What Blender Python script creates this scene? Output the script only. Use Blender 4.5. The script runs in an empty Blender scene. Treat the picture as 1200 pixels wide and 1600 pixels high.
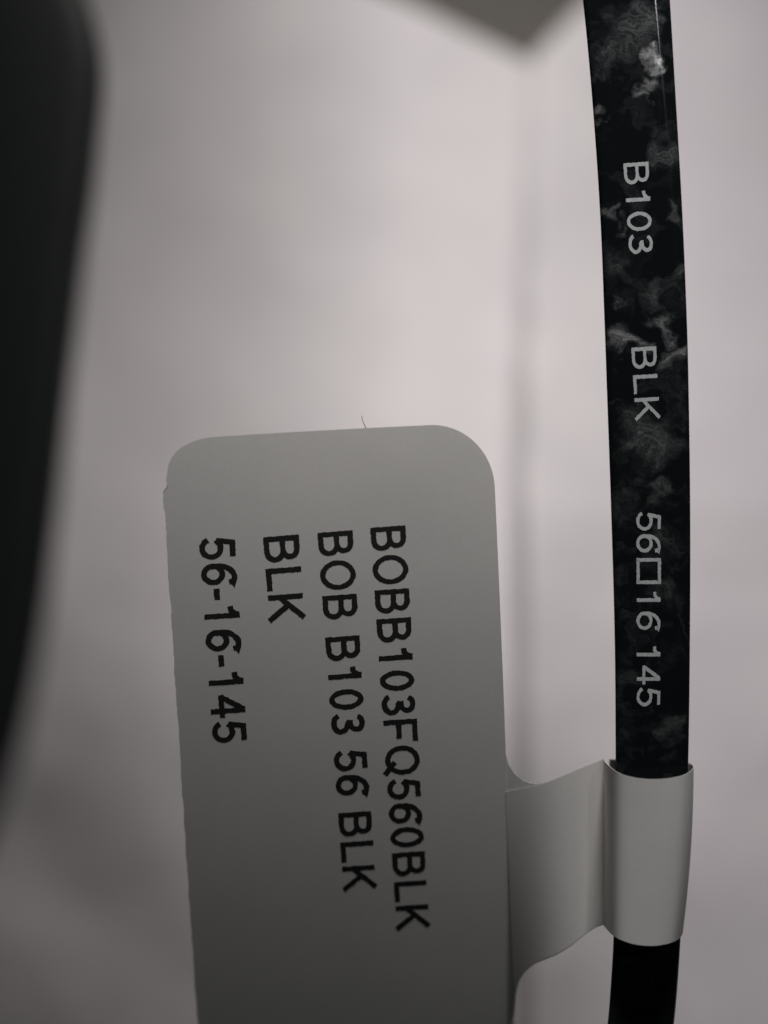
import bpy, math, random
from mathutils import Vector, noise

random.seed(7)
scene = bpy.context.scene
C = scene.collection

# ------------------------------------------------------------------ camera
ZC = 0.21            # camera height (m); the temple's face lies at z = 0.06
K = 4.0e-4           # metres per photo pixel per metre of distance
cam_d = bpy.data.cameras.new('camera')
cam = bpy.data.objects.new('camera', cam_d)
C.objects.link(cam)
cam.location = (0, 0, ZC)
cam.rotation_euler = (0, 0, 0)
cam_d.sensor_fit = 'VERTICAL'
cam_d.sensor_height = 24.0
cam_d.lens = 24.0 / (1600 * K)
cam_d.clip_start = 0.005
cam_d.clip_end = 20.0
cam_d.dof.use_dof = True
cam_d.dof.focus_distance = 0.1495
cam_d.dof.aperture_fstop = 3.9
scene.camera = cam

# ------------------------------------------------------------------ light
world = bpy.data.worlds.new('World')
scene.world = world
world.use_nodes = True
bg = world.node_tree.nodes['Background']
bg.inputs[0].default_value = (0.96, 0.98, 1.0, 1)
bg.inputs[1].default_value = 0.004


def area(name, loc, target, size, power, color, spread=180):
    d = bpy.data.lights.new(name, 'AREA')
    d.shape = 'DISK'
    d.size = size
    d.energy = power
    d.color = color
    d.spread = math.radians(spread)
    o = bpy.data.objects.new(name, d)
    C.objects.link(o)
    o.location = loc
    o.rotation_euler = (Vector(target) - Vector(loc)).to_track_quat('-Z', 'Y').to_euler()
    return o


area('desk_lamp', (0.035, 0.250, 0.128), (0.010, 0.0, 0.045), 0.06, 0.198, (1.0, 0.966, 0.950), 92)
area('glint_lamp', (0.212, 0.195, 0.40), (0.027, 0.045, 0.06), 0.028, 0.085, (0.97, 0.985, 1.0), 180)  # small added lamp for the glint on the temple's bevel, with faint fill

scene.render.engine = 'CYCLES'
vs = scene.view_settings
vs.view_transform = 'Standard'
vs.look = 'None'
vs.gamma = 1
vs.exposure = 0.0
vs.use_curve_mapping = False


# ------------------------------------------------------------------ helpers
def W(px, py, z):
    """point at height z that shows at photo pixel (px, py)"""
    d = (ZC - z) * K
    return Vector(((px - 600) * d, (800 - py) * d, z))


def lerp_table(tab, t):
    if t <= tab[0][0]:
        a, b = tab[0], tab[1]
    elif t >= tab[-1][0]:
        a, b = tab[-2], tab[-1]
    else:
        for a, b in zip(tab, tab[1:]):
            if a[0] <= t <= b[0]:
                break
    f = (t - a[0]) / (b[0] - a[0])
    return a[1] + (b[1] - a[1]) * f


def smooth_table(tab, t):
    """Catmull-Rom through the table"""
    n = len(tab)
    i = 0
    while i < n - 2 and t > tab[i + 1][0]:
        i += 1
    x0, y0 = tab[i]
    x1, y1 = tab[i + 1]
    m0 = (y1 - tab[i - 1][1]) / (x1 - tab[i - 1][0]) if i > 0 else (y1 - y0) / (x1 - x0)
    m1 = (tab[i + 2][1] - y0) / (tab[i + 2][0] - x0) if i < n - 2 else (y1 - y0) / (x1 - x0)
    h = x1 - x0
    s = (t - x0) / h
    return ((2*s**3 - 3*s**2 + 1) * y0 + (s**3 - 2*s**2 + s) * h * m0
            + (-2*s**3 + 3*s**2) * y1 + (s**3 - s**2) * h * m1)


def mesh_obj(name, verts, faces, mat, parent=None, smooth=True):
    me = bpy.data.meshes.new(name)
    me.from_pydata([tuple(v) for v in verts], [], faces)
    me.update()
    if smooth:
        for p in me.polygons:
            p.use_smooth = True
    me.materials.append(mat)
    o = bpy.data.objects.new(name, me)
    C.objects.link(o)
    if parent:
        o.parent = parent
        o.matrix_parent_inverse = parent.matrix_world.inverted()
    return o


def grid_faces(nu, nv, closed_v=False):
    f = []
    for i in range(nu - 1):
        for j in range(nv - 1 if not closed_v else nv):
            k = (j + 1) % nv
            f.append((i*nv + j, (i+1)*nv + j, (i+1)*nv + k, i*nv + k))
    return f


def thicken(o, t, offset=-1):
    m = o.modifiers.new('thickness', 'SOLIDIFY')
    m.thickness = t
    m.offset = offset
    e = o.modifiers.new('crisp_edges', 'EDGE_SPLIT')
    e.split_angle = math.radians(50)
    return m


def empty(name, loc, label, cat):
    o = bpy.data.objects.new(name, None)
    C.objects.link(o)
    o.location = loc
    o.empty_display_size = 0.01
    o['label'] = label
    o['category'] = cat
    bpy.context.view_layer.update()
    return o


# ------------------------------------------------------------------ materials
def new_mat(name):
    m = bpy.data.materials.new(name)
    m.use_nodes = True
    nt = m.node_tree
    return m, nt, nt.nodes['Principled BSDF']


def paper_mat(name, col, col2, fine, blotch, bump=0.0, rough=0.75, fine_amt=0.02):
    m, nt, p = new_mat(name)
    tc = nt.nodes.new('ShaderNodeTexCoord')
    n1 = nt.nodes.new('ShaderNodeTexNoise')
    n1.inputs['Scale'].default_value = blotch
    n1.inputs['Detail'].default_value = 4
    n2 = nt.nodes.new('ShaderNodeTexNoise')
    n2.inputs['Scale'].default_value = fine
    n2.inputs['Detail'].default_value = 3
    for n in (n1, n2):
        nt.links.new(tc.outputs['Object'], n.inputs['Vector'])
    r = nt.nodes.new('ShaderNodeMapRange')
    r.inputs['From Min'].default_value = 0.3
    r.inputs['From Max'].default_value = 0.7
    nt.links.new(n1.outputs['Fac'], r.inputs['Value'])
    mix = nt.nodes.new('ShaderNodeMix')
    mix.data_type = 'RGBA'
    mix.inputs['A'].default_value = (*col, 1)
    mix.inputs['B'].default_value = (*col2, 1)
    nt.links.new(r.outputs['Result'], mix.inputs['Factor'])
    # fine fibre mottling
    mul = nt.nodes.new('ShaderNodeMix')
    mul.data_type = 'RGBA'
    mul.blend_type = 'MULTIPLY'
    mul.inputs['Factor'].default_value = 1.0
    rr = nt.nodes.new('ShaderNodeMapRange')
    rr.inputs['From Min'].default_value = 0.25
    rr.inputs['From Max'].default_value = 0.75
    rr.inputs['To Min'].default_value = 1.0 - fine_amt
    rr.inputs['To Max'].default_value = 1.0 + fine_amt
    nt.links.new(n2.outputs['Fac'], rr.inputs['Value'])
    nt.links.new(mix.outputs['Result'], mul.inputs['A'])
    nt.links.new(rr.outputs['Result'], mul.inputs['B'])
    nt.links.new(mul.outputs['Result'], p.inputs['Base Color'])
    p.inputs['Roughness'].default_value = rough
    p.inputs['Specular IOR Level'].default_value = 0.25
    if bump:
        b = nt.nodes.new('ShaderNodeBump')
        b.inputs['Strength'].default_value = 0.25
        b.inputs['Distance'].default_value = bump
        nt.links.new(n2.outputs['Fac'], b.inputs['Height'])
        nt.links.new(b.outputs['Normal'], p.inputs['Normal'])
    return m


def plain_mat(name, col, rough, metal=0.0, spec=0.5):
    m, nt, p = new_mat(name)
    p.inputs['Base Color'].default_value = (*col, 1)
    p.inputs['Roughness'].default_value = rough
    p.inputs['Metallic'].default_value = metal
    p.inputs['Specular IOR Level'].default_value = spec
    return m


def print_mat(name, col, rough, amount, scale, metal=0.0):
    """printed ink with slightly uneven coverage"""
    m, nt, p = new_mat(name)
    tc = nt.nodes.new('ShaderNodeTexCoord')
    n = nt.nodes.new('ShaderNodeTexNoise')
    n.inputs['Scale'].default_value = scale
    n.inputs['Detail'].default_value = 3
    nt.links.new(tc.outputs['Object'], n.inputs['Vector'])
    r = nt.nodes.new('ShaderNodeMix')
    r.data_type = 'RGBA'
    r.inputs['A'].default_value = (*[c * (1 - amount) for c in col], 1)
    r.inputs['B'].default_value = (*[min(1, c * (1 + amount)) for c in col], 1)
    nt.links.new(n.outputs['Fac'], r.inputs['Factor'])
    nt.links.new(r.outputs['Result'], p.inputs['Base Color'])
    p.inputs['Roughness'].default_value = rough
    p.inputs['Metallic'].default_value = metal
    p.inputs['Specular IOR Level'].default_value = 0.3
    return m


FLAKES = [(1019, 92, 20, .42), (1014, 128, 18, .16), (1006, 148, 12, .13), (990, 55, 42, .055), (1002, 20, 30, .07),
          (936, 188, 11, .08), (976, 527, 24, .22), (996, 545, 14, .12), (1036, 498, 20, .13), (1048, 522, 20, .13),
          (1050, 562, 22, .10), (1066, 550, 14, .12), (1030, 690, 42, .06), (990, 660, 32, .045), (1000, 690, 24, .05),
          (958, 328, 13, .09), (972, 352, 12, .05), (1040, 240, 26, .05), (1042, 925, 26, .035), (1050, 1140, 26, .045),
          (1036, 762, 20, .05), (1048, 330, 14, .05), (1028, 455, 26, .055), (962, 415, 30, .03), (950, 90, 30, .035),
          (1030, 835, 20, .025), (985, 1060, 22, .012), (1060, 430, 16, .05), (966, 470, 12, .06), (955, 20, 20, .02)]


def acetate_mat():
    m, nt, p = new_mat('marbled_black_acetate')
    L = nt.links
    tc = nt.nodes.new('ShaderNodeTexCoord')
    # turbulence that bends the flakes
    nd = nt.nodes.new('ShaderNodeTexNoise')
    nd.inputs['Scale'].default_value = 420
    nd.inputs['Detail'].default_value = 7
    nd.inputs['Roughness'].default_value = 0.52
    L.new(tc.outputs['Object'], nd.inputs['Vector'])
    sub = nt.nodes.new('ShaderNodeVectorMath')
    sub.operation = 'SUBTRACT'
    sub.inputs[1].default_value = (.5, .5, .5)
    L.new(nd.outputs['Color'], sub.inputs[0])
    sc = nt.nodes.new('ShaderNodeVectorMath')
    sc.operation = 'SCALE'
    sc.inputs['Scale'].default_value = 0.0058
    L.new(sub.outputs[0], sc.inputs[0])
    warp = nt.nodes.new('ShaderNodeVectorMath')
    warp.operation = 'ADD'
    L.new(tc.outputs['Object'], warp.inputs[0])
    L.new(sc.outputs[0], warp.inputs[1])
    # ignore depth inside the slab
    flat = nt.nodes.new('ShaderNodeVectorMath')
    flat.operation = 'MULTIPLY'
    flat.inputs[1].default_value = (1, 1, 0)
    L.new(warp.outputs[0], flat.inputs[0])
    # streaky pearl structure
    mp = nt.nodes.new('ShaderNodeMapping')
    mp.inputs['Rotation'].default_value = (0, 0, 0.7)
    mp.inputs['Scale'].default_value = (900, 2600, 900)
    L.new(warp.outputs[0], mp.inputs['Vector'])
    st = nt.nodes.new('ShaderNodeTexNoise')
    st.inputs['Scale'].default_value = 1.0
    st.inputs['Detail'].default_value = 5
    st.inputs['Roughness'].default_value = 0.65
    L.new(mp.outputs[0], st.inputs['Vector'])
    sr = nt.nodes.new('ShaderNodeMapRange')
    sr.inputs['From Min'].default_value = 0.36
    sr.inputs['From Max'].default_value = 0.68
    sr.inputs['To Min'].default_value = 0.22
    sr.inputs['To Max'].default_value = 1.25
    L.new(st.outputs['Fac'], sr.inputs['Value'])
    # thin ridges like folded layers of pearl
    rg = nt.nodes.new('ShaderNodeTexNoise')
    rg.inputs['Scale'].default_value = 520
    rg.inputs['Detail'].default_value = 3
    rg.inputs['Distortion'].default_value = 2.2
    L.new(warp.outputs[0], rg.inputs['Vector'])
    r1 = nt.nodes.new('ShaderNodeMath')
    r1.operation = 'SUBTRACT'
    r1.inputs[1].default_value = 0.5
    L.new(rg.outputs['Fac'], r1.inputs[0])
    r2 = nt.nodes.new('ShaderNodeMath')
    r2.operation = 'ABSOLUTE'
    L.new(r1.outputs[0], r2.inputs[0])
    r3 = nt.nodes.new('ShaderNodeMapRange')
    r3.interpolation_type = 'SMOOTHSTEP'
    r3.inputs['From Min'].default_value = 0.0
    r3.inputs['From Max'].default_value = 0.11
    r3.inputs['To Min'].default_value = 1.2
    r3.inputs['To Max'].default_value = 0.8
    L.new(r2.outputs[0], r3.inputs['Value'])
    total = None
    for (px, py, r, a) in FLAKES:
        c = W(px, py, 0.06)
        d = nt.nodes.new('ShaderNodeVectorMath')
        d.operation = 'DISTANCE'
        d.inputs[1].default_value = (c.x, c.y, 0)
        L.new(flat.outputs[0], d.inputs[0])
        q = nt.nodes.new('ShaderNodeMapRange')
        q.interpolation_type = 'SMOOTHSTEP'
        q.inputs['From Min'].default_value = r * 6e-5 * 1.15
        q.inputs['From Max'].default_value = 0.0
        q.inputs['To Max'].default_value = a * 1.75
        L.new(d.outputs['Value'], q.inputs['Value'])
        if total is None:
            total = q.outputs['Result']
        else:
            ad = nt.nodes.new('ShaderNodeMath')
            ad.operation = 'ADD'
            L.new(total, ad.inputs[0])
            L.new(q.outputs['Result'], ad.inputs[1])
            total = ad.outputs[0]
    # overall faint marbling
    nb = nt.nodes.new('ShaderNodeTexNoise')
    nb.inputs['Scale'].default_value = 240
    nb.inputs['Detail'].default_value = 6
    nb.inputs['Distortion'].default_value = 1.4
    L.new(flat.outputs[0], nb.inputs['Vector'])
    br = nt.nodes.new('ShaderNodeMapRange')
    br.inputs['From Min'].default_value = 0.50
    br.inputs['From Max'].default_value = 0.72
    br.inputs['To Max'].default_value = 0.035
    L.new(nb.outputs['Fac'], br.inputs['Value'])
    ad = nt.nodes.new('ShaderNodeMath')
    ad.operation = 'ADD'
    L.new(total, ad.inputs[0])
    L.new(br.outputs['Result'], ad.inputs[1])
    mu = nt.nodes.new('ShaderNodeMath')
    mu.operation = 'MULTIPLY'
    L.new(ad.outputs[0], mu.inputs[0])
    mr = nt.nodes.new('ShaderNodeMath')
    mr.operation = 'MULTIPLY'
    L.new(sr.outputs['Result'], mr.inputs[0])
    L.new(r3.outputs['Result'], mr.inputs[1])
    L.new(mr.outputs[0], mu.inputs[1])
    mix = nt.nodes.new('ShaderNodeMix')
    mix.data_type = 'RGBA'
    mix.clamp_factor = True
    mix.inputs['A'].default_value = (0.007, 0.009, 0.010, 1)
    mix.inputs['B'].default_value = (0.95, 0.97, 1.0, 1)
    L.new(mu.outputs[0], mix.inputs['Factor'])
    L.new(mix.outputs['Result'], p.inputs['Base Color'])
    p.inputs['Roughness'].default_value = 0.12
    p.inputs['Specular IOR Level'].default_value = 0.5
    return m


M_SHEET = paper_mat('white_wrapping_paper', (0.81, 0.775, 0.775), (0.755, 0.71, 0.73), 300, 55, 0.0, 0.8, 0.02)
M_SHEET_LENS_TINT = paper_mat('wrapping_paper_lens_tint', (0.80, 0.762, 0.785), (0.765, 0.715, 0.75), 300, 55, 0.0, 0.8, 0.02)  # same white paper with the lens's mauve shading put into its colour
M_TAG = paper_mat('white_label_stock', (0.81, 0.797, 0.775), (0.765, 0.755, 0.735), 4200, 140, 0.000007, 0.6, 0.03)
M_TABLE = paper_mat('olive_grey_table', (0.36, 0.325, 0.285), (0.28, 0.265, 0.235), 300, 40, 0.0, 0.6, 0.05)
M_ACETATE = acetate_mat()
M_BLACK = plain_mat('plain_black_acetate', (0.006, 0.0085, 0.0075), 0.55, 0, 0.12)
M_INK = print_mat('black_thermal_ink', (0.02, 0.0195, 0.0195), 0.7, 0.45, 3000)
M_SILVER = print_mat('silver_pad_print', (0.52, 0.55, 0.56), 0.5, 0.3, 3500)
M_FIBRE = plain_mat('dark_fibre', (0.12, 0.11, 0.10), 0.6)


# ------------------------------------------------------------------ setting
SLOPE = [(-0.16, 0.0), (-0.07, 0.0), (-0.03, 0.16), (0.0, 0.38), (0.022, 0.44), (0.045, 0.34), (0.065, 0.34), (0.08, 0.50), (0.1, 0.6), (0.2, 0.6)]
_zt, _z = {}, 0.0
for _i in range(-160, 201):
    _zt[_i] = _z
    _z -= smooth_table(SLOPE, _i / 1000) * 0.001


def sheet_z(x, y):
    f = max(-159.0, min(199.0, y * 1000))
    i = math.floor(f)
    z = _zt[i] + (_zt[i + 1] - _zt[i]) * (f - i)
    z = -0.012 + z - _zt[20]
    # the left part sinks away
    q = min(0.0, x - 0.004)
    z -= 3.2 * max(0.0, x - 0.015) * min(0.0, y + 0.01)
    return z - 0.84 * (math.sqrt(q * q + 0.0004) - 0.02)


def on_sheet(px, py):
    """photo pixel -> point on the sloping plane of the sheet"""
    # Y = (800-py)*K*(ZC-z), z = -0.028-0.55*Y
    a = (800 - py) * K
    z = -0.028
    for _ in range(40):
        z = 0.5 * z + 0.5 * sheet_z((px - 600) * K * (ZC - z), a * (ZC - z))
    return W(px, py, z)


crease = [on_sheet(*p) for p in ((828, 95), (822, 250), (815, 450), (808, 600), (806, 800), (806, 1000), (808, 1200), (812, 1560))]
crease_tab = sorted([(p.y, p.x) for p in crease])
shade_dent = on_sheet(70, 1370)
apex = on_sheet(828, 98)
edge_left = on_sheet(590, -16)
edge_right = on_sheet(926, -12)


def sheet_relief(x, y):
    cx = smooth_table(crease_tab, max(min(y, crease_tab[-1][0]), crease_tab[0][0]))
    d = x - cx
    z = 0.0
    # fold: the left panel ends at a small step up to the right panel, which falls gently away
    k = lerp_table([(-0.08, 0.55), (-0.02, 0.8), (0.0, 1.0), (0.03, 0.8), (0.055, 0.45), (0.09, 0.35)], y)
    q = max(0.0, min(1.0, (d + 0.0012) / 0.0030))
    z += k * 0.0044 * q * q * (3 - 2 * q)
    # a dent added at the lower left, its shape darkens the sheet there
    z += -0.0018 * math.exp(-(((x - shade_dent.x) / 0.020) ** 2 + ((y - shade_dent.y) / 0.018) ** 2))
    if d > 0:
        z += -0.46 * max(0.0, d - 0.0016)
    # handling creases and cockle
    v = Vector((x * 55, y * 55, 3.1))
    z += 0.00055 * noise.noise(v) + 0.0001 * noise.noise(v * 2.7)
    return z


def build_sheet():
    nx, ny = 300, 190
    x0, x1, y0 = -0.14, 0.13, -0.13
    verts = []
    for i in range(nx):
        x = x0 + (x1 - x0) * i / (nx - 1)
        # upper edge: dips to a notch at the fold
        if x < apex.x:
            s = (edge_left.y - apex.y) / (edge_left.x - apex.x)
            yt = apex.y + s * (x - apex.x)
        else:
            s = (edge_right.y - apex.y) / (edge_right.x - apex.x)
            yt = apex.y + s * (x - apex.x)
        yt = min(yt, 0.17)
        for j in range(ny):
            t = j / (ny - 1)
            y = y0 + (yt - y0) * t
            verts.append((x, y, sheet_z(x, y) + sheet_relief(x, y)))
    o = mesh_obj('white_paper_sheet', verts, grid_faces(nx, ny), M_SHEET)
    # lens colour shading, painted as a faint lilac tint right of the fold
    o.data.materials.append(M_SHEET_LENS_TINT)
    for p in o.data.polygons:
        c = p.center
        if c.x > smooth_table(crease_tab, max(min(c.y, crease_tab[-1][0]), crease_tab[0][0])) + 0.016:
            p.material_index = 1
    thicken(o, 0.0004)
    o['label'] = 'folded white paper sheet, blurred, behind the tag and the eyeglasses'
    o['category'] = 'paper'
    return o


build_sheet()

tb = [(-0.6, -0.25, -0.085), (0.6, -0.25, -0.085), (0.6, 0.6, -0.085), (-0.6, 0.6, -0.085)]
table = mesh_obj('table', tb, [(0, 1, 2, 3)], M_TABLE, None, False)
table['kind'] = 'structure'

# ------------------------------------------------------------------ eyeglasses
glasses = empty('eyeglasses', (0.02, -0.05, 0.056),
                'black marbled plastic eyeglasses with silver numbers printed on the temple', 'eyeglasses')

ZT = 0.060
T_LEFT = [(-500, 835), (-300, 870), (-150, 893), (0, 911), (150, 925), (330, 937.5), (500, 944.5), (600, 948), (800, 955), (1000, 960.5),
          (1185, 962), (1330, 962), (1470, 958.5), (1540, 954.5), (1600, 949.5), (1750, 930), (1950, 890), (2150, 830)]
T_RIGHT = [(-500, 1012), (-300, 1029), (-150, 1040), (0, 1050), (150, 1058.5), (330, 1068.5), (500, 1075.5), (600, 1078), (800, 1080.5), (1000, 1080),
           (1185, 1077.5), (1330, 1072.5), (1470, 1065), (1540, 1060.5), (1600, 1055), (1750, 1036), (1950, 998), (2150, 940)]


def rounded_end(t, n0, n1):
    return 1.0


def build_temple():
    verts = []
    rows = []
    py = -500
    while py <= 2150:
        rows.append(py)
        py += 14 if -100 < py < 1650 else 40
    sect = None
    for py in rows:
        l = smooth_table(T_LEFT, py)
        r = smooth_table(T_RIGHT, py)
        a, b = W(l, py, ZT), W(r, py, ZT)
        c = (a + b) / 2
        w = (b.x - a.x) / 2
        if py > 2050:
            w *= math.sqrt(max(0.02, 1 - ((py - 2050) / 101) ** 2))
        T = 0.0040
        # bevel on the right side fades along the arm
        bev = lerp_table([(-500, 0.0024), (0, 0.0015), (240, 0.0010), (700, 0.0006), (1600, 0.0005)], py)
        dz = bev * 0.42
        lb = 0.0002
        pts = []
        # left side, from the back up to the face
        pts += [(-w + 0.0016, -T), (-w + 0.00115, -T + 0.00025), (-w + 0.0009, -T + 0.0007), (-w + 0.0001, -0.0006), (-w + 0.00003, -0.00025), (-w + lb, -0.00004)]
        # flat face
        e = w - bev
        for s in (0.05, 0.25, 0.5, 0.75):
            pts.append((-w + lb + (e - 0.00035 + w - lb) * s, 0.0))
        # rounded arris between the face and the bevel
        al = math.atan2(dz, bev)
        R = 0.0016
        for q in range(5):
            th = al * q / 4
            pts.append((e - R * math.tan(al / 2) + R * math.sin(th), -R * (1 - math.cos(th))))
        pts += [(w - 0.00025, -dz + 0.00008), (w - 0.00006, -dz - 0.00006), (w, -dz - 0.0004), (w, -T + 0.0007), (w - 0.00015, -T + 0.00025), (w - 0.0006, -T)]
        sect = len(pts)
        for (dx, z) in pts:
            verts.append((c.x + dx, c.y, ZT + z))
    n = len(rows)
    faces = grid_faces(n, sect, True)
    faces.append(tuple(range(sect)))
    faces.append(tuple(reversed(range((n - 1) * sect, n * sect))))
    o = mesh_obj('temple', verts, faces, M_ACETATE, glasses)
    o['label'] = 'marbled black temple with a line of silver print'
    return o


temple = build_temple()

# the other temple: its ear bend, close to the lens and out of focus
S_EDGE = [(-700, -60), (-420, 20), (-240, 70), (-100, 104), (0, 137), (60, 155), (120, 161), (200, 155), (300, 145), (400, 131), (520, 118), (650, 104),
          (760, 93), (880, 80), (1000, 64), (1120, 42), (1230, 12), (1330, -28), (1450, -90), (1600, -180), (1750, -280)]


def build_other_temple():
    verts = []
    rows = list(range(-700, 1751, 35))
    sect = 0
    for py in rows:
        t = (py + 100) / 1400
        z = 0.091 + 0.018 * t
        x = smooth_table(S_EDGE, py)
        wpx = lerp_table([(-700, 200), (0, 215), (600, 190), (1200, 160), (1750, 150)], py)
        a, b = W(x - wpx, py, z), W(x, py, z)
        c = (a + b) / 2
        w = (b.x - a.x) / 2
        T = 0.0038
        pts = []
        for q in range(20):
            th = 2 * math.pi * q / 20
            cx, sz = math.cos(th), math.sin(th)
            pts.append((w * math.copysign(abs(cx) ** 0.45, cx), T / 2 * math.copysign(abs(sz) ** 0.45, sz)))
        sect = len(pts)
        for dx, dz in pts:
            verts.append((c.x + dx, c.y, z + dz))
    n = len(rows)
    faces = grid_faces(n, sect, True)
    faces.append(tuple(range(sect)))
    faces.append(tuple(reversed(range((n - 1) * sect, n * sect))))
    o = mesh_obj('temple', verts, faces, M_BLACK, glasses)
    o['label'] = 'blurred plain black temple along the left border'
    return o


build_other_temple()

# ------------------------------------------------------------------ stroke lettering
def arc(cx, cy, rx, ry, a0, a1, n=12):
    return [(cx + rx * math.cos(math.radians(a0 + (a1 - a0) * i / n)),
             cy + ry * math.sin(math.radians(a0 + (a1 - a0) * i / n))) for i in range(n + 1)]


def glyphs(t):
    h = t / 2
    g = {}
    # (advance, strokes), cap height 1, helvetica-like
    r1 = (1 - t) / 4 + 0.0
    g['B'] = (0.93, [[(0.17, 0), (0.17, 1)],
                     [(0.17, 1 - h), (0.50, 1 - h)] + arc(0.50, 0.745, 0.22, 0.255 - h, 90, -90, 10)[1:] + [(0.17, 0.49 + h)],
                     [(0.17, 0.53), (0.53, 0.53)] + arc(0.53, 0.265 + h / 2, 0.25, 0.265 - h / 2, 90, -90, 10)[1:] + [(0.17, h)]])
    g['B'] = (0.93, [[(0.17, 0), (0.17, 1)],
                     [(0.17, 1 - h), (0.50, 1 - h)] + arc(0.50, (1 - h + 0.53) / 2, 0.21, (1 - h - 0.53) / 2, 90, -90, 10)[1:],
                     [(0.17, 0.53), (0.53, 0.53)] + arc(0.53, (0.53 + h) / 2, 0.24, (0.53 - h) / 2, 90, -90, 10)[1:] + [(0.17, h)]])
    o = arc(0.54, 0.5, 0.47 - h, 0.515 - h, 90, 450, 28)
    g['O'] = (1.08, [o])
    g['Q'] = (1.08, [o, [(0.60, 0.27), (0.98, -0.05)]])
    g['0'] = (0.775, [arc(0.388, 0.49, 0.325 - h, 0.505 - h, 90, 450, 28)])
    g['1'] = (0.775, [[(0.43, 0), (0.43, 0.99)], [(0.14, 0.735), (0.28, 0.76), (0.37, 0.84), (0.41, 0.98)]])
    g['3'] = (0.775, [arc(0.37, 0.735, 0.29 - h, 0.255 - h, 165, -90, 14) + [(0.27, 0.48 + h)],
                      [(0.30, 0.55)] + arc(0.37, 0.275, 0.34 - h, 0.285 - h, 90, -165, 18)])
    g['5'] = (0.775, [[(0.66, 0.985 - h), (0.225, 0.985 - h), (0.15, 0.47)],
                      [(0.135, 0.46)] + arc(0.37, 0.325, 0.345 - h, 0.335 - h, 140, -160, 22)])
    g['6'] = (0.775, [arc(0.39, 0.325, 0.325 - h, 0.335 - h, 90, 450, 24),
                      arc(0.52, 0.45, 0.455 - h, 0.545 - h, 200, 68, 14) + [(0.63, 0.86), (0.66, 0.76)]])
    g['4'] = (0.775, [[(0.52, 0), (0.52, 0.985)], [(0.50, 0.96), (0.085, 0.30)], [(0.04, 0.235 + h), (0.72, 0.235 + h)]])
    g['F'] = (0.85, [[(0.17, 0), (0.17, 1)], [(0.17, 1 - h), (0.80, 1 - h)], [(0.17, 0.53 - h), (0.70, 0.53 - h)]])
    g['L'] = (0.775, [[(0.17, 0), (0.17, 1)], [(0.17, h), (0.74, h)]])
    g['K'] = (0.93, [[(0.17, 0), (0.17, 1)], [(0.17, 0.33), (0.80, 1.0)], [(0.40, 0.58), (0.83, 0.0)]])
    g['-'] = (0.465, [[(0.06, 0.31 + h), (0.40, 0.31 + h)]])
    g[' '] = (0.39, [])
    g['#'] = (1.20, [[(0.14 + h, h), (0.14 + h, 1 - h), (1.06 - h, 1 - h), (1.06 - h, h), (0.14 + h, h)]])   # open square mark
    return g


def subdivide(poly, step=0.045):
    out = [poly[0]]
    for a, b in zip(poly, poly[1:]):
        n = max(1, int(math.hypot(b[0] - a[0], b[1] - a[1]) / step))
        for i in range(1, n + 1):
            out.append((a[0] + (b[0] - a[0]) * i / n, a[1] + (b[1] - a[1]) * i / n))
    return out


def stroke_mesh(poly, t, verts, faces, lift):
    """ribbon with mitred joins; closed when the ends meet"""
    closed = (Vector(poly[0]) - Vector(poly[-1])).length < 1e-6
    p = [Vector(q) for q in poly]
    if closed:
        p = p[:-1]
    n = len(p)
    base = len(verts)
    for i in range(n):
        if closed:
            d0 = (p[i] - p[i - 1]).normalized()
            d1 = (p[(i + 1) % n] - p[i]).normalized()
        else:
            d0 = (p[i] - p[i - 1]).normalized() if i > 0 else (p[1] - p[0]).normalized()
            d1 = (p[i + 1] - p[i]).normalized() if i < n - 1 else d0
        n0 = Vector((-d0.y, d0.x))
        n1 = Vector((-d1.y, d1.x))
        m = (n0 + n1)
        m = m / max(0.35, m.length_squared) * 2 if m.length > 1e-6 else n0
        for s in (1, -1):
            verts.append((p[i].x + m.x * s * t / 2, p[i].y + m.y * s * t / 2, lift))
    rng = n if closed else n - 1
    for i in range(rng):
        a = base + 2 * i
        b = base + 2 * ((i + 1) % n)
        faces.append((a, a + 1, b + 1, b))


def text_line(text, start, end, h0, h1, t, zfun, mat, parent, label, lift=0.00002, rough=0.0):
    """lettering whose baseline runs from pixel start to pixel end; the letters' tops point to the right"""
    G = glyphs(t)
    total = sum(G[c][0] for c in text)
    lead = 0.12
    s0, s1 = Vector(start), Vector(end)
    axis = (s1 - s0)
    up = Vector((axis.y, -axis.x)).normalized()
    verts, faces = [], []
    x = -lead
    tot = total - 2 * lead
    for c in text:
        adv, strokes = G[c]
        for k, st in enumerate(strokes):
            lv, lf = [], []
            stroke_mesh(subdivide(st), t, lv, lf, lift + k * 0.000002)
            b = len(verts)
            for (u, v, zz) in lv:
                f = (x + u) / tot
                hh = h0 + (h1 - h0) * f
                jx = rough * noise.noise(Vector(((x + u) * 16, v * 16, 1.7)))
                jy = rough * noise.noise(Vector(((x + u) * 16, v * 16, 9.2)))
                q = s0 + axis * f + up * (v * hh)
                q = (q.x + jx, q.y + jy)
                verts.append(W(q[0], q[1], zfun(q[0], q[1]) + zz))
            faces += [tuple(b + i for i in fa) for fa in lf]
        x += adv
    o = mesh_obj('printed_line', verts, faces, mat, parent, False)
    o['label'] = label
    return o


zt = lambda x, y: ZT
text_line('B103', (974, 256), (983.5, 395), 39, 38, 0.125, zt, M_SILVER, temple, 'silver printed letter and three digits', 0.00001, 0.9)
text_line('BLK', (986.5, 544), (993, 655), 38.5, 38, 0.125, zt, M_SILVER, temple, 'three silver printed capital letters', 0.00001, 0.9)
text_line('56#16 145', (994.5, 803), (995, 1101), 38.5, 37, 0.125, zt, M_SILVER, temple, 'silver printed size numbers with a small open square', 0.00001, 0.9)

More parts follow.
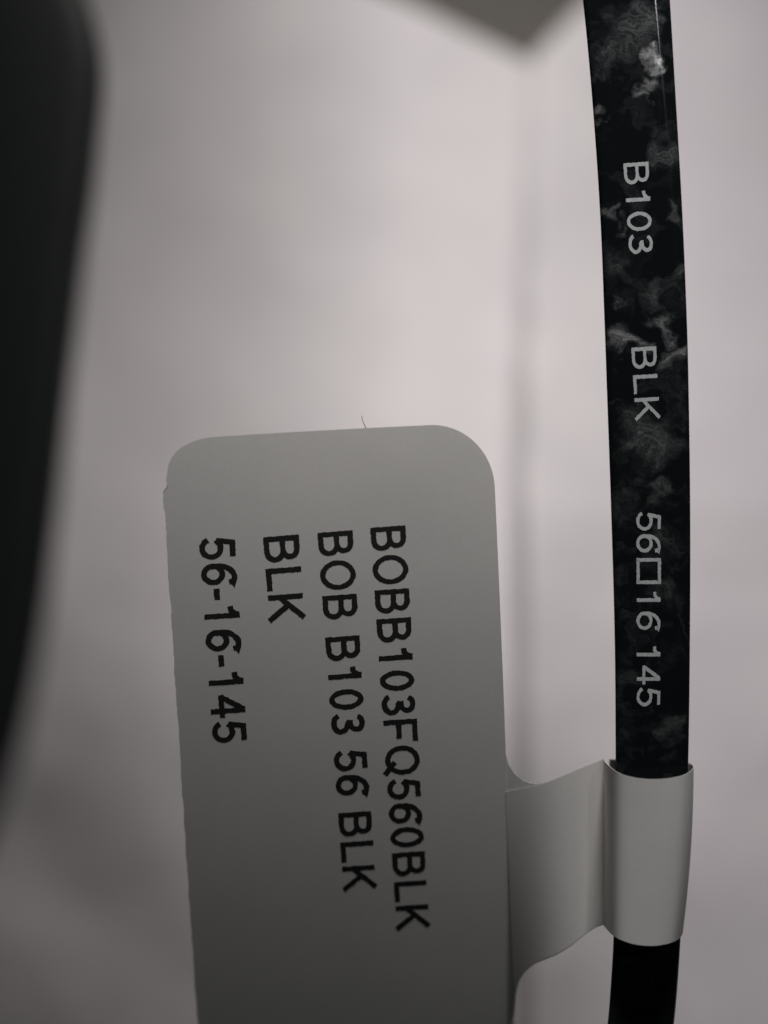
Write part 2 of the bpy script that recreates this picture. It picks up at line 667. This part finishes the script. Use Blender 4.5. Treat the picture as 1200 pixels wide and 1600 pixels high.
# ------------------------------------------------------------------ paper tag
tag = empty('paper_tag', (0, -0.05, 0.055),
            'white paper price tag with four lines of black print, looped round the temple', 'tag')


def flag_z(px, py):
    t = (py - 660) / 940
    z = 0.0622 - 0.0016 * t - 0.0068 * t * t
    u = (px - 520) / 260
    z -= 0.0005 * u * u
    return z


FL0, FL1 = Vector((249.5, 688.5)), Vector((319, 1760))
FR0, FR1 = Vector((768.5, 660.0)), Vector((808.5, 1760))


def build_flag():
    us = []
    n = 64
    for i in range(n + 1):
        us.append(0.5 - 0.5 * math.cos(math.pi * i / n))
    nv = 140
    verts = []
    for i, u in enumerate(us):
        ru, rv = 0.165, 0.061
        su, sv = 0.185, 0.092
        vt = 0.0
        if u < ru:
            vt = rv * (1 - math.sqrt(max(0, 1 - ((ru - u) / ru) ** 2.1)))
        elif u > 1 - su:
            vt = sv * (1 - math.sqrt(max(0, 1 - ((u - 1 + su) / su) ** 2.0)))
        for j in range(nv + 1):
            v = vt + (1 - vt) * (j / nv) ** 1.6
            l = FL0.lerp(FL1, v)
            r = FR0.lerp(FR1, v)
            q = l.lerp(r, u)
            # slight bow of the right edge and the top edge
            q.x += 3.0 * math.sin(math.pi * min(1, v / 0.85)) * u ** 3
            q.y += -2.0 * math.sin(math.pi * u) * (1 - v)
            if u < 0.045:
                # torn perforation: ragged edge with a small step under the corner
                f = 1 - u / 0.045
                q.x += f * (1.6 * noise.noise(Vector((v * 46, 0.3, 0))) + 1.2 * noise.noise(Vector((v * 150, 5.3, 0))))
                q.x += f * 6.5 * max(0.0, min(1.0, (0.0735 - v) / 0.005))
            verts.append(W(q.x, q.y, flag_z(q.x, q.y)))
    o = mesh_obj('flag', verts, [f[::-1] for f in grid_faces(n + 1, nv + 1)], M_TAG, tag)
    thicken(o, 0.00003, -1)
    return o


flag = build_flag()

N_TOP = [(780, 1130), (786, 1150), (789, 1172), (794, 1194), (803, 1208), (815, 1218), (828, 1223.5), (840, 1225), (855, 1221.5), (870, 1215), (890, 1206.5), (905, 1200), (925, 1192), (943, 1186)]
N_BOT = [(780, 1620), (803, 1590), (805, 1560), (808, 1543), (812, 1531), (820, 1519), (830, 1510), (840, 1504), (850, 1500), (870, 1492), (890, 1480), (905, 1468), (920, 1456), (932, 1448.5), (943, 1445)]


ZV = 0.0583   # valley where the strip meets the loop


def neck_z(px, py):
    zf = flag_z(792, py) - 0.00006
    s = (px - 792) / (943 - 792)
    if s <= 0:
        return flag_z(px, py) - 0.00006
    # twists from the tilt of the flag to the straight run of the temple
    e = 1 - (1 - s) ** 1.7
    zv = ZV - 0.0003 * (py - 1187) / 260
    return zf + (zv - zf) * e + 0.0006 * math.sin(math.pi * s) ** 2 - 0.0009 * max(0, (s - 0.72) / 0.28) ** 2


def build_neck():
    xs = [780 + 163 * (i / 70) for i in range(71)]
    nv = 24
    verts = []
    for x in xs:
        a, b = lerp_table(N_TOP, x), lerp_table(N_BOT, x)
        for j in range(nv + 1):
            y = a + (b - a) * j / nv
            verts.append(W(x, y, neck_z(x, y)))
    o = mesh_obj('neck', verts, grid_faces(len(xs), nv + 1), M_TAG, tag)
    thicken(o, 0.00003, 0)
    # the return end of the strip, stuck down on top
    verts = []
    m = 60
    for i in range(m + 1):
        f = i / m
        for j in range(nv + 1):
            g = j / nv
            xl = 790 + 13.5 * g
            x = xl + (942.5 - xl) * f
            a = max(lerp_table([(790, 1237), (845, 1226.5), (870, 1216.5), (890, 1208), (905, 1201.5), (925, 1193.5), (943, 1187.5)], x), 0)
            b = lerp_table(N_BOT, max(x, 803.5)) - 1.5
            y = a + (b - a) * g
            verts.append(W(x, y, neck_z(x, y) + 0.000026 + 0.00006 * max(0.0, 1 - (x - 790) / 70)))
    o2 = mesh_obj('strip_end', verts, grid_faces(m + 1, nv + 1), M_TAG, tag)
    thicken(o2, 0.00001, 0)


build_neck()


def build_loop():
    # section: (px at the loop's middle row, z, top-edge py, bottom-edge py)
    sec = [(943.0, -0.0009, 1186.5, 1445.5), (944.2, -0.0006, 1188, 1447), (946.5, 0.0003, 1191, 1450), (950, 0.0016, 1195, 1454),
           (956, 0.0030, 1200.5, 1459.5), (965, 0.0038, 1206.5, 1465), (977, 0.0042, 1211.5, 1470), (995, 0.0044, 1215.5, 1475),
           (1015, 0.0045, 1217.5, 1477.5), (1035, 0.0045, 1217, 1477.5), (1053, 0.0043, 1214.5, 1475), (1066, 0.0039, 1211, 1471.5),
           (1075, 0.0031, 1206.5, 1467), (1080, 0.0020, 1202, 1462), (1082, 0.0006, 1198, 1458), (1080.5, -0.0010, 1195, 1455), (1073, -0.0023, 1192, 1452),
           (1058, -0.0029, 1190, 1449), (1030, -0.0031, 1188.5, 1447), (1000, -0.0031, 1187.5, 1446), (970, -0.0026, 1187, 1445.5), (952, -0.0012, 1186.5, 1445)]
    sec = [(a, ZV + b, c, d) for a, b, c, d in sec]
    # resample smoothly
    m = 90
    idx = list(range(len(sec)))
    cols = []
    for q in range(m + 1):
        s = q / m * (len(sec) - 1)
        cols.append([smooth_table([(i, sec[i][k]) for i in idx], s) for k in range(4)])
    nv = 26
    verts = []
    for (x, z, a, b) in cols:
        for j in range(nv + 1):
            g = j / nv
            y = a + (b - a) * g
            xx = x + ((1.5 - 17 * g * g) * max(0, (x - 950) / 132) if x > 950 else 0)
            verts.append(W(xx, y, z - 0.0003 * g))
    o = mesh_obj('loop', verts, grid_faces(m + 1, nv + 1), M_TAG, tag)
    thicken(o, 0.00003, 0)
    return o


build_loop()

text_line('BOBB103FQ560BLK', (578.5, 826), (620, 1451), 55, 51, 0.16, flag_z, M_INK, flag, 'black printed line nearest the neck of the tag', 0.000007, 1.1)
text_line('BOB B103 56 BLK', (496, 834), (537, 1390), 55, 51, 0.16, flag_z, M_INK, flag, 'black printed line of four words, second from the neck', 0.000007, 1.1)
text_line('BLK', (411, 841), (421, 969), 56, 55, 0.16, flag_z, M_INK, flag, 'black printed word of three letters', 0.000007, 1.1)
text_line('56-16-145', (311, 845), (333, 1159), 57, 54, 0.16, flag_z, M_INK, flag, 'black printed numbers joined by dashes', 0.000007, 1.1)

# ------------------------------------------------------------------ small hair on the tag's upper edge
def tube(name, pts, r, mat):
    verts, n = [], 6
    for i, p in enumerate(pts):
        d = (pts[min(i + 1, len(pts) - 1)] - pts[max(i - 1, 0)]).normalized()
        a = d.cross(Vector((0, 0, 1))).normalized()
        b = d.cross(a)
        rr = r * (1 - 0.6 * i / len(pts))
        for k in range(n):
            th = 2 * math.pi * k / n
            verts.append(p + (a * math.cos(th) + b * math.sin(th)) * rr)
    return mesh_obj(name, verts, grid_faces(len(pts), n, True), mat)


hair_px = [(573, 672), (571, 667), (568.5, 662), (566.5, 657), (565.5, 652), (565.5, 649)]
hair = tube('hair', [W(x, y, flag_z(x, 664) - 0.0001) for x, y in hair_px], 0.00004, M_FIBRE)
hair['label'] = 'tiny dark hair sticking up from the upper edge of the tag'
hair['category'] = 'hair'
